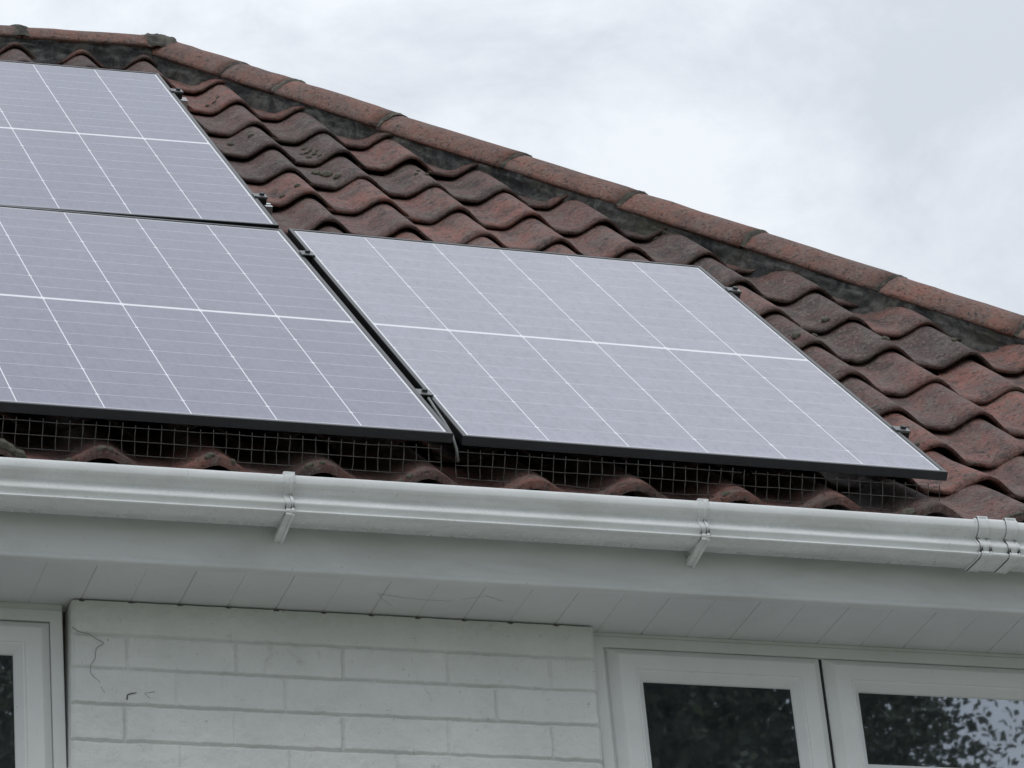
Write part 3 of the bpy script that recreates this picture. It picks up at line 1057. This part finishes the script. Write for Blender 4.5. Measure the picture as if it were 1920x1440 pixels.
# ------------------------------------------------------------------ bird mesh
def bird_mesh(k, u0, u1, label, seed, bend):
    M = pose(k)
    org = M @ Vector((u0, 0, 0))
    d = Vector((0, 0.38, -0.925)).normalized()
    ux = (M.to_3x3() @ Vector((1, 0, 0))).normalized()
    fwd = Vector((0, -1, 0))
    P = 0.0276
    nc = int((u1 - u0) / P)
    nr = 3
    bm = bmesh.new()
    def pt(i, j):
        # i column, j row (may be fractional)
        s = Vector((i * 0.37 + seed, j * 0.8, seed))
        w1 = fbm(s, 0.9, 2)
        w2 = fbm(s + Vector((31, 7, 2)), 0.9, 2)
        g = j / nr
        p = ux * (i * P + 0.0022 * w1 * (0.3 + g)) + d * (0.0300 + (j - 1) * 0.0285 + 0.0016 * w2) - fwd * 0.012
        p += fwd * (bend * (0.006 * w2 * g + 0.012 * max(0.0, fbm(Vector((i * 0.09 + seed, 3, 0)), 1.0, 2)) * g))
        return p
    for i in range(nc + 1):
        rr = random.Random(seed * 50 + i)
        jt = rr.choice((0.70, 0.78, 0.62, 0.74))
        jb = nr + rr.choice((0.1, 0.25, 0.05))
        pts = [pt(i, jt + (jb - jt) * q / 9) for q in range(10)]
        tube(bm, pts, 0.00105, 5)
    for j in range(1, nr + 1):
        rr = random.Random(seed * 90 + j)
        a = 0.0
        while a < nc:
            b = min(nc, a + rr.uniform(9, 26))
            cnt = max(3, int((b - a) * 3))
            tube(bm, [pt(a + (b - a) * q / cnt, j) + fwd * 0.0016 for q in range(cnt + 1)], 0.00100, 5)
            a = b + (rr.choice((0.0, 0.0, 0.9)) if bend > 1 else 0.0)
    o = obj('bird_mesh', bm, M_WIRE, None, True)
    o.location = org
    tag(o, label, 'wire mesh', 'bird mesh under the lower panel edges')
    return o
bird_mesh('A', -0.60, 1.134, 'neat strip of square wire mesh under the lower left panel', 3, 0.6)
bm_r = bird_mesh('R', -0.012, 1.137, 'bent strip of square wire mesh under the palest right panel', 8, 1.8)

# ------------------------------------------------------------------ moss
def moss_bm(seed):
    bm = bmesh.new()
    bmesh.ops.create_icosphere(bm, subdivisions=4, radius=1.0)
    s = Vector((seed * 4.4, seed, 2.0))
    for q in bm.verts:
        c = q.co.copy()
        k = 1 + 0.30 * fbm(s + c * 1.3, 1.0, 2) + 0.16 * fbm(s + c * 7, 1.0, 3)
        q.co = Vector((c.x * k, c.y * k, c.z * k * 0.72 + 0.25))
    return bm
moss_meshes = []
for i in range(4):
    b_ = moss_bm(i + 1)
    me = bpy.data.meshes.new('moss_cushion')
    b_.to_mesh(me)
    b_.free()
    me.materials.append(M_MOSS)
    for p in me.polygons:
        p.use_smooth = True
    moss_meshes.append(me)
def moss(u, v, size, label, group):
    p = roof(u, v, 0.03)
    hit, nrm, _, _ = bvh.ray_cast(p, -NRM, 0.4)
    if hit is None:
        return
    if nrm.dot(NRM) < 0:
        nrm = -nrm
    rr = random.Random(int(u * 1000) + int(v * 7000))
    o = bpy.data.objects.new('moss_cushion', moss_meshes[rr.randrange(4)])
    COL.objects.link(o)
    q = nrm.to_track_quat('Z', 'Y')
    o.matrix_world = Matrix.Translation(hit) @ q.to_matrix().to_4x4() @ Matrix.Rotation(rr.uniform(0, 6.28), 4, 'Z') @ Matrix.Diagonal((size * rr.uniform(.85, 1.3), size * rr.uniform(.85, 1.15), size * rr.uniform(.8, 1.1), 1))
    tag(o, label, 'moss', group)
EM, TM = 'moss cushions along the eaves tiles', 'moss lumps on the upper tiles'
for u, v, sz, lab in (
        (-.982, -.020, .014, 'top moss cushion of the row on the leftmost eaves tile'),
        (-.965, -.024, .012, 'second highest moss cushion of the row on the leftmost eaves tile'),
        (-.946, -.026, .014, 'third moss cushion down the row on the leftmost eaves tile'),
        (-.931, -.028, .013, 'lowest moss cushion of the row on the leftmost eaves tile, at the gutter'),
        (-.842, -.022, .008, 'small moss cushion at the gutter, left foot of the second eaves tile from left'),
        (-.823, -.020, .013, 'large pale moss cushion on the left flank of the second eaves tile from left'),
        (-.775, -.016, .008, 'left of two small moss tufts on the second eaves tile crest'),
        (-.758, -.018, .007, 'right of two small moss tufts on the second eaves tile crest'),
        (-.722, -.026, .012, 'upper of two touching moss cushions, right edge of the second eaves tile'),
        (-.707, -.029, .011, 'lower of two touching moss cushions, right edge of the second eaves tile'),
        (-.547, -.018, .010, 'moss tuft on the crest of the third eaves tile from left'),
        (-.500, -.024, .008, 'moss tuft on the right edge of the third eaves tile from left'),
        (-.332, -.014, .008, 'left of two moss tufts on the eaves tile above the left gutter bracket'),
        (-.306, -.018, .007, 'right of two moss tufts on the eaves tile above the left gutter bracket'),
        (-.262, -.028, .013, 'round moss cushion hanging on the tile edge right of the left gutter bracket'),
        (-.113, -.023, .008, 'upper of two moss lumps on the eaves tile below the panel gap'),
        (-.136, -.030, .009, 'lower of two moss lumps on the eaves tile below the panel gap'),
        (.575, -.015, .005, 'tiny moss tuft on the eaves tile above the right gutter bracket'),
        (.606, -.014, .009, 'moss tuft on the crest of the eaves tile above the right gutter bracket'),
        (.862, -.022, .008, 'upper of two moss cushions on the tile edge right of the right gutter bracket'),
        (.873, -.030, .011, 'lower of two moss cushions on the tile edge right of the right gutter bracket'),
        (1.040, -.016, .015, 'broad pale moss cushion on the eaves tile under the palest panel right corner'),
        (1.285, -.012, .008, 'left of two moss tufts on the rightmost eaves tile above the gutter union'),
        (1.303, -.018, .008, 'right of two moss tufts on the rightmost eaves tile above the gutter union')):
    moss(u - .012, v - .046, sz, lab, EM)
for u, v, sz, lab in (
        (.397, 3.023, .014, 'left one of three fat moss cushions in a tile trough above the panel gap'),
        (.419, 2.990, .018, 'middle and largest of three fat moss cushions in a tile trough above the panel gap'),
        (.434, 2.920, .012, 'right one of three fat moss cushions in a tile trough above the panel gap'),
        (.189, 3.277, .010, 'dark moss lump in a tile trough right of the highest panel'),
        (.251, 3.293, .010, 'dark moss lump on a tile crest right of the highest panel'),
        (.244, 2.636, .008, 'upper dark lump on the tile beside the lower clamp of the highest panel'),
        (.203, 2.623, .008, 'lower dark lump on the tile beside the lower clamp of the highest panel'),
        (1.332, 1.464, .011, 'dark moss lump on the tile crest touching the right edge of the palest panel'),
        (1.390, 1.480, .008, 'small dark lump near the nose of the tile touching the palest panel'),
        (1.526, 1.742, .011, 'round dark lump in the trough of the tile right of the palest panel'),
        (1.807, 1.521, .008, 'small dark lump in a tile trough near the right edge of the picture'),
        (1.593, 1.484, .009, 'pale lump on the nose of a tile right of the palest panel'),
        (1.320, .583, .006, 'tiny dark lump on the tile below the lower right end clamp')):
    moss(u, v, sz, lab, TM)
for u, v, sz in ((.424, 3.272, .008), (.436, 3.224, .009), (.438, 3.280, .007), (.441, 3.181, .007), (.4305, 3.336, .007), (.446, 3.242, .006), (.414, 3.20, .008), (.405, 3.26, .006)):
    moss(u, v, sz, 'one of the small dark lumps scattered in one tile trough below the upper hip', 'scattered lumps in one tile trough')
for u, v, sz in ((.688, 2.987, .006), (.716, 2.972, .006), (.703, 3.02, .005)):
    moss(u, v, sz, 'one of three tiny dark specks on a reddish tile just below the hip', 'specks on a reddish tile')
for u, v, sz in ((.26, 3.83, .006), (.245, 3.80, .007), (.222, 3.79, .007)):
    moss(u, v, sz, 'one of the small dark lumps on the tile beside the top clamp', 'lumps beside the top clamp')

# ------------------------------------------------------------------ dead creeper and cobweb on the wall
def tendril(name, pts, r, label, cat, group=None, mat=None):
    bm = bmesh.new()
    P = [Vector((x, 0.2136 if y is None else y, z)) for x, y, z in pts]
    Q = []
    for a, b in zip(P, P[1:]):
        for k in range(4):
            t = k / 4
            Q.append(a.lerp(b, t) + Vector((0.0016 * fbm(a * 9 + Vector((k, 0, 0)), 1.0, 2), 0, 0.0016 * fbm(b * 9 + Vector((0, k, 0)), 1.0, 2))))
    Q.append(P[-1])
    o0 = Q[0].copy()
    tube(bm, [q - o0 for q in Q], [r * (1 - 0.55 * i / len(Q)) for i in range(len(Q))], 5)
    o = obj(name, bm, mat or M_TENDRIL, None, True)
    o.location = o0
    return tag(o, label, cat, group)
tendril('creeper_tendril', [(-0.8136, None, -0.3891), (-0.8017, None, -0.3980), (-0.7798, None, -0.4023), (-0.7476, None, -0.4217), (-0.7647, None, -0.4346), (-0.7677, None, -0.4586), (-0.7769, None, -0.4711), (-0.7788, None, -0.4905), (-0.7605, None, -0.5087), (-0.7565, None, -0.5228), (-0.7490, None, -0.5343)],
        .0006, 'long crooked dead creeper strand on the wall beside the left window', 'creeper')
tendril('creeper_tendril', [(-0.7038, None, -0.5463), (-0.7019, None, -0.5355), (-0.6934, None, -0.5315), (-0.6835, None, -0.5300)], .0014, 'short thick hook of dead creeper on the brickwork', 'creeper')
tendril('creeper_tendril', [(-0.6449, None, -0.5258), (-0.6663, None, -0.5303), (-0.6555, None, -0.5418)], .0008, 'thin forked twig of dead creeper on the brickwork, right of a thicker hook', 'creeper')
CW = 'cobweb strands under the soffit'
M_WEB = plain('dusty_cobweb', (0.34, 0.345, 0.34), 0.95)
SY = -0.3214
tendril('cobweb_strand', [(-0.1819, 0.1092, SY), (-0.1652, 0.1390, SY), (-0.1330, 0.1698, SY)], .00045, 'short dusty cobweb strand slanting across the soffit, left one', 'cobweb', CW, M_WEB)
tendril('cobweb_strand', [(-0.1752, 0.1171, SY), (-0.1029, 0.1312, SY), (-0.0194, 0.1342, SY), (0.0551, 0.0982, SY)], .00035, 'long sagging dusty cobweb strand under the soffit', 'cobweb', CW, M_WEB)
tendril('cobweb_strand', [(0.0551, 0.0982, SY), (0.0837, 0.1134, SY), (0.1018, 0.1218, SY)], .0005, 'short dusty cobweb strand slanting across the soffit, right one', 'cobweb', CW, M_WEB)

# ------------------------------------------------------------------ the tree mirrored in the window panes
def make_tree(base, top, cr, label):
    t = thing('tree', label, 'tree', Matrix.Translation(base))
    H = top - base
    bm = bmesh.new()
    rr = random.Random(5)
    tips = []
    def limb(p, d, L, r, lev):
        n = 6
        pts, q = [p.copy()], p.copy()
        dd = d.copy()
        for i in range(n):
            dd = (dd + Vector((rr.gauss(0, .12), rr.gauss(0, .12), rr.gauss(0.05, .08)))).normalized()
            q = q + dd * (L / n)
            pts.append(q.copy())
        tube(bm, pts, [r * (1 - 0.6 * i / n) for i in range(n + 1)], 7)
        if lev == 0:
            tips.append((pts[-1], dd))
            tips.append((pts[4], dd))
            return
        for _ in range(4 if lev > 1 else 3):
            k = rr.randint(3, n)
            nd = (dd + Vector((rr.gauss(0, .75), rr.gauss(0, .75), rr.gauss(0.1, .45)))).normalized()
            limb(pts[k], nd, L * rr.uniform(.5, .75), r * 0.45, lev - 1)
    tr = [Vector((0, 0, 0)), Vector((.1, 0, 1.6)), Vector((.05, .1, 3.2)), Vector((.2, .1, 5.0)), Vector((.3, .1, 7.4)), Vector((.3, .2, 9.6))]
    tube(bm, tr, [.36, .29, .25, .20, .13, .05], 12)
    for i in range(16):
        z = 3.0 + 6.2 * i / 15
        k = min(4, int(z / 2))
        p = Vector((.15, .1, z))
        a = i * 2.4
        limb(p, Vector((math.cos(a), math.sin(a), .35)).normalized(), cr * rr.uniform(.42, .62) * (1.0 - 0.35 * max(0, (z - 6) / 4)), .10, 2)
    obj('trunk', bm, M_BARK, t, True)
    cen = Vector((0.35, 0.2, 11.1))
    R3 = Vector((4.7, 2.7, 3.6))
    spots = [p for p, d in tips]
    while len(spots) < 5200:
        q = Vector((rr.uniform(-1, 1), rr.uniform(-1, 1), rr.uniform(-1, 1)))
        k = 0.88 + 0.26 * noise.noise(q.normalized() * 2.6) + 0.18 * noise.noise(q.normalized() * 8.0)
        if q.length < k and q.length > 0.30:
            spots.append(cen + Vector((q.x * R3.x, q.y * R3.y, q.z * R3.z)))
    V, F = [], []
    for _ in range(3000):
        q = Vector((rr.gauss(0, .5), rr.gauss(0, .5), rr.gauss(0, .5)))
        if q.length < 0.80:
            spots.append(None)
            spots[-1] = (cen + Vector((q.x * R3.x, q.y * R3.y, q.z * R3.z)), 1.9)
    for p in spots:
        p, big = p if isinstance(p, tuple) else (p, 1.0)
        for l in range(30):
            s = p + Vector((rr.gauss(0, .15), rr.gauss(0, .15), rr.gauss(0, .10)))
            a = Vector((rr.gauss(0, 1), rr.gauss(0, 1), rr.gauss(-.3, .6))).normalized()
            b = a.cross(Vector((rr.gauss(0, 1), rr.gauss(0, 1), rr.gauss(0, 1)))).normalized()
            L, W_ = rr.uniform(.045, .085) * big, rr.uniform(.015, .026) * big
            n0 = len(V)
            V += [s, s + a * (L * .5) + b * W_, s + a * L, s + a * (L * .5) - b * W_]
            F.append((n0, n0 + 1, n0 + 2, n0 + 3))
    me = bpy.data.meshes.new('crown')
    me.from_pydata(V, [], F)
    me.materials.append(M_LEAF)
    o = bpy.data.objects.new('crown', me)
    COL.objects.link(o)
    o.parent = t
    return t
make_tree(Vector((4.68, -15.2, GZ)), Vector((4.68, -15.2, 7.6)), 4.6, 'dense dark leafy tree mirrored in the window panes')
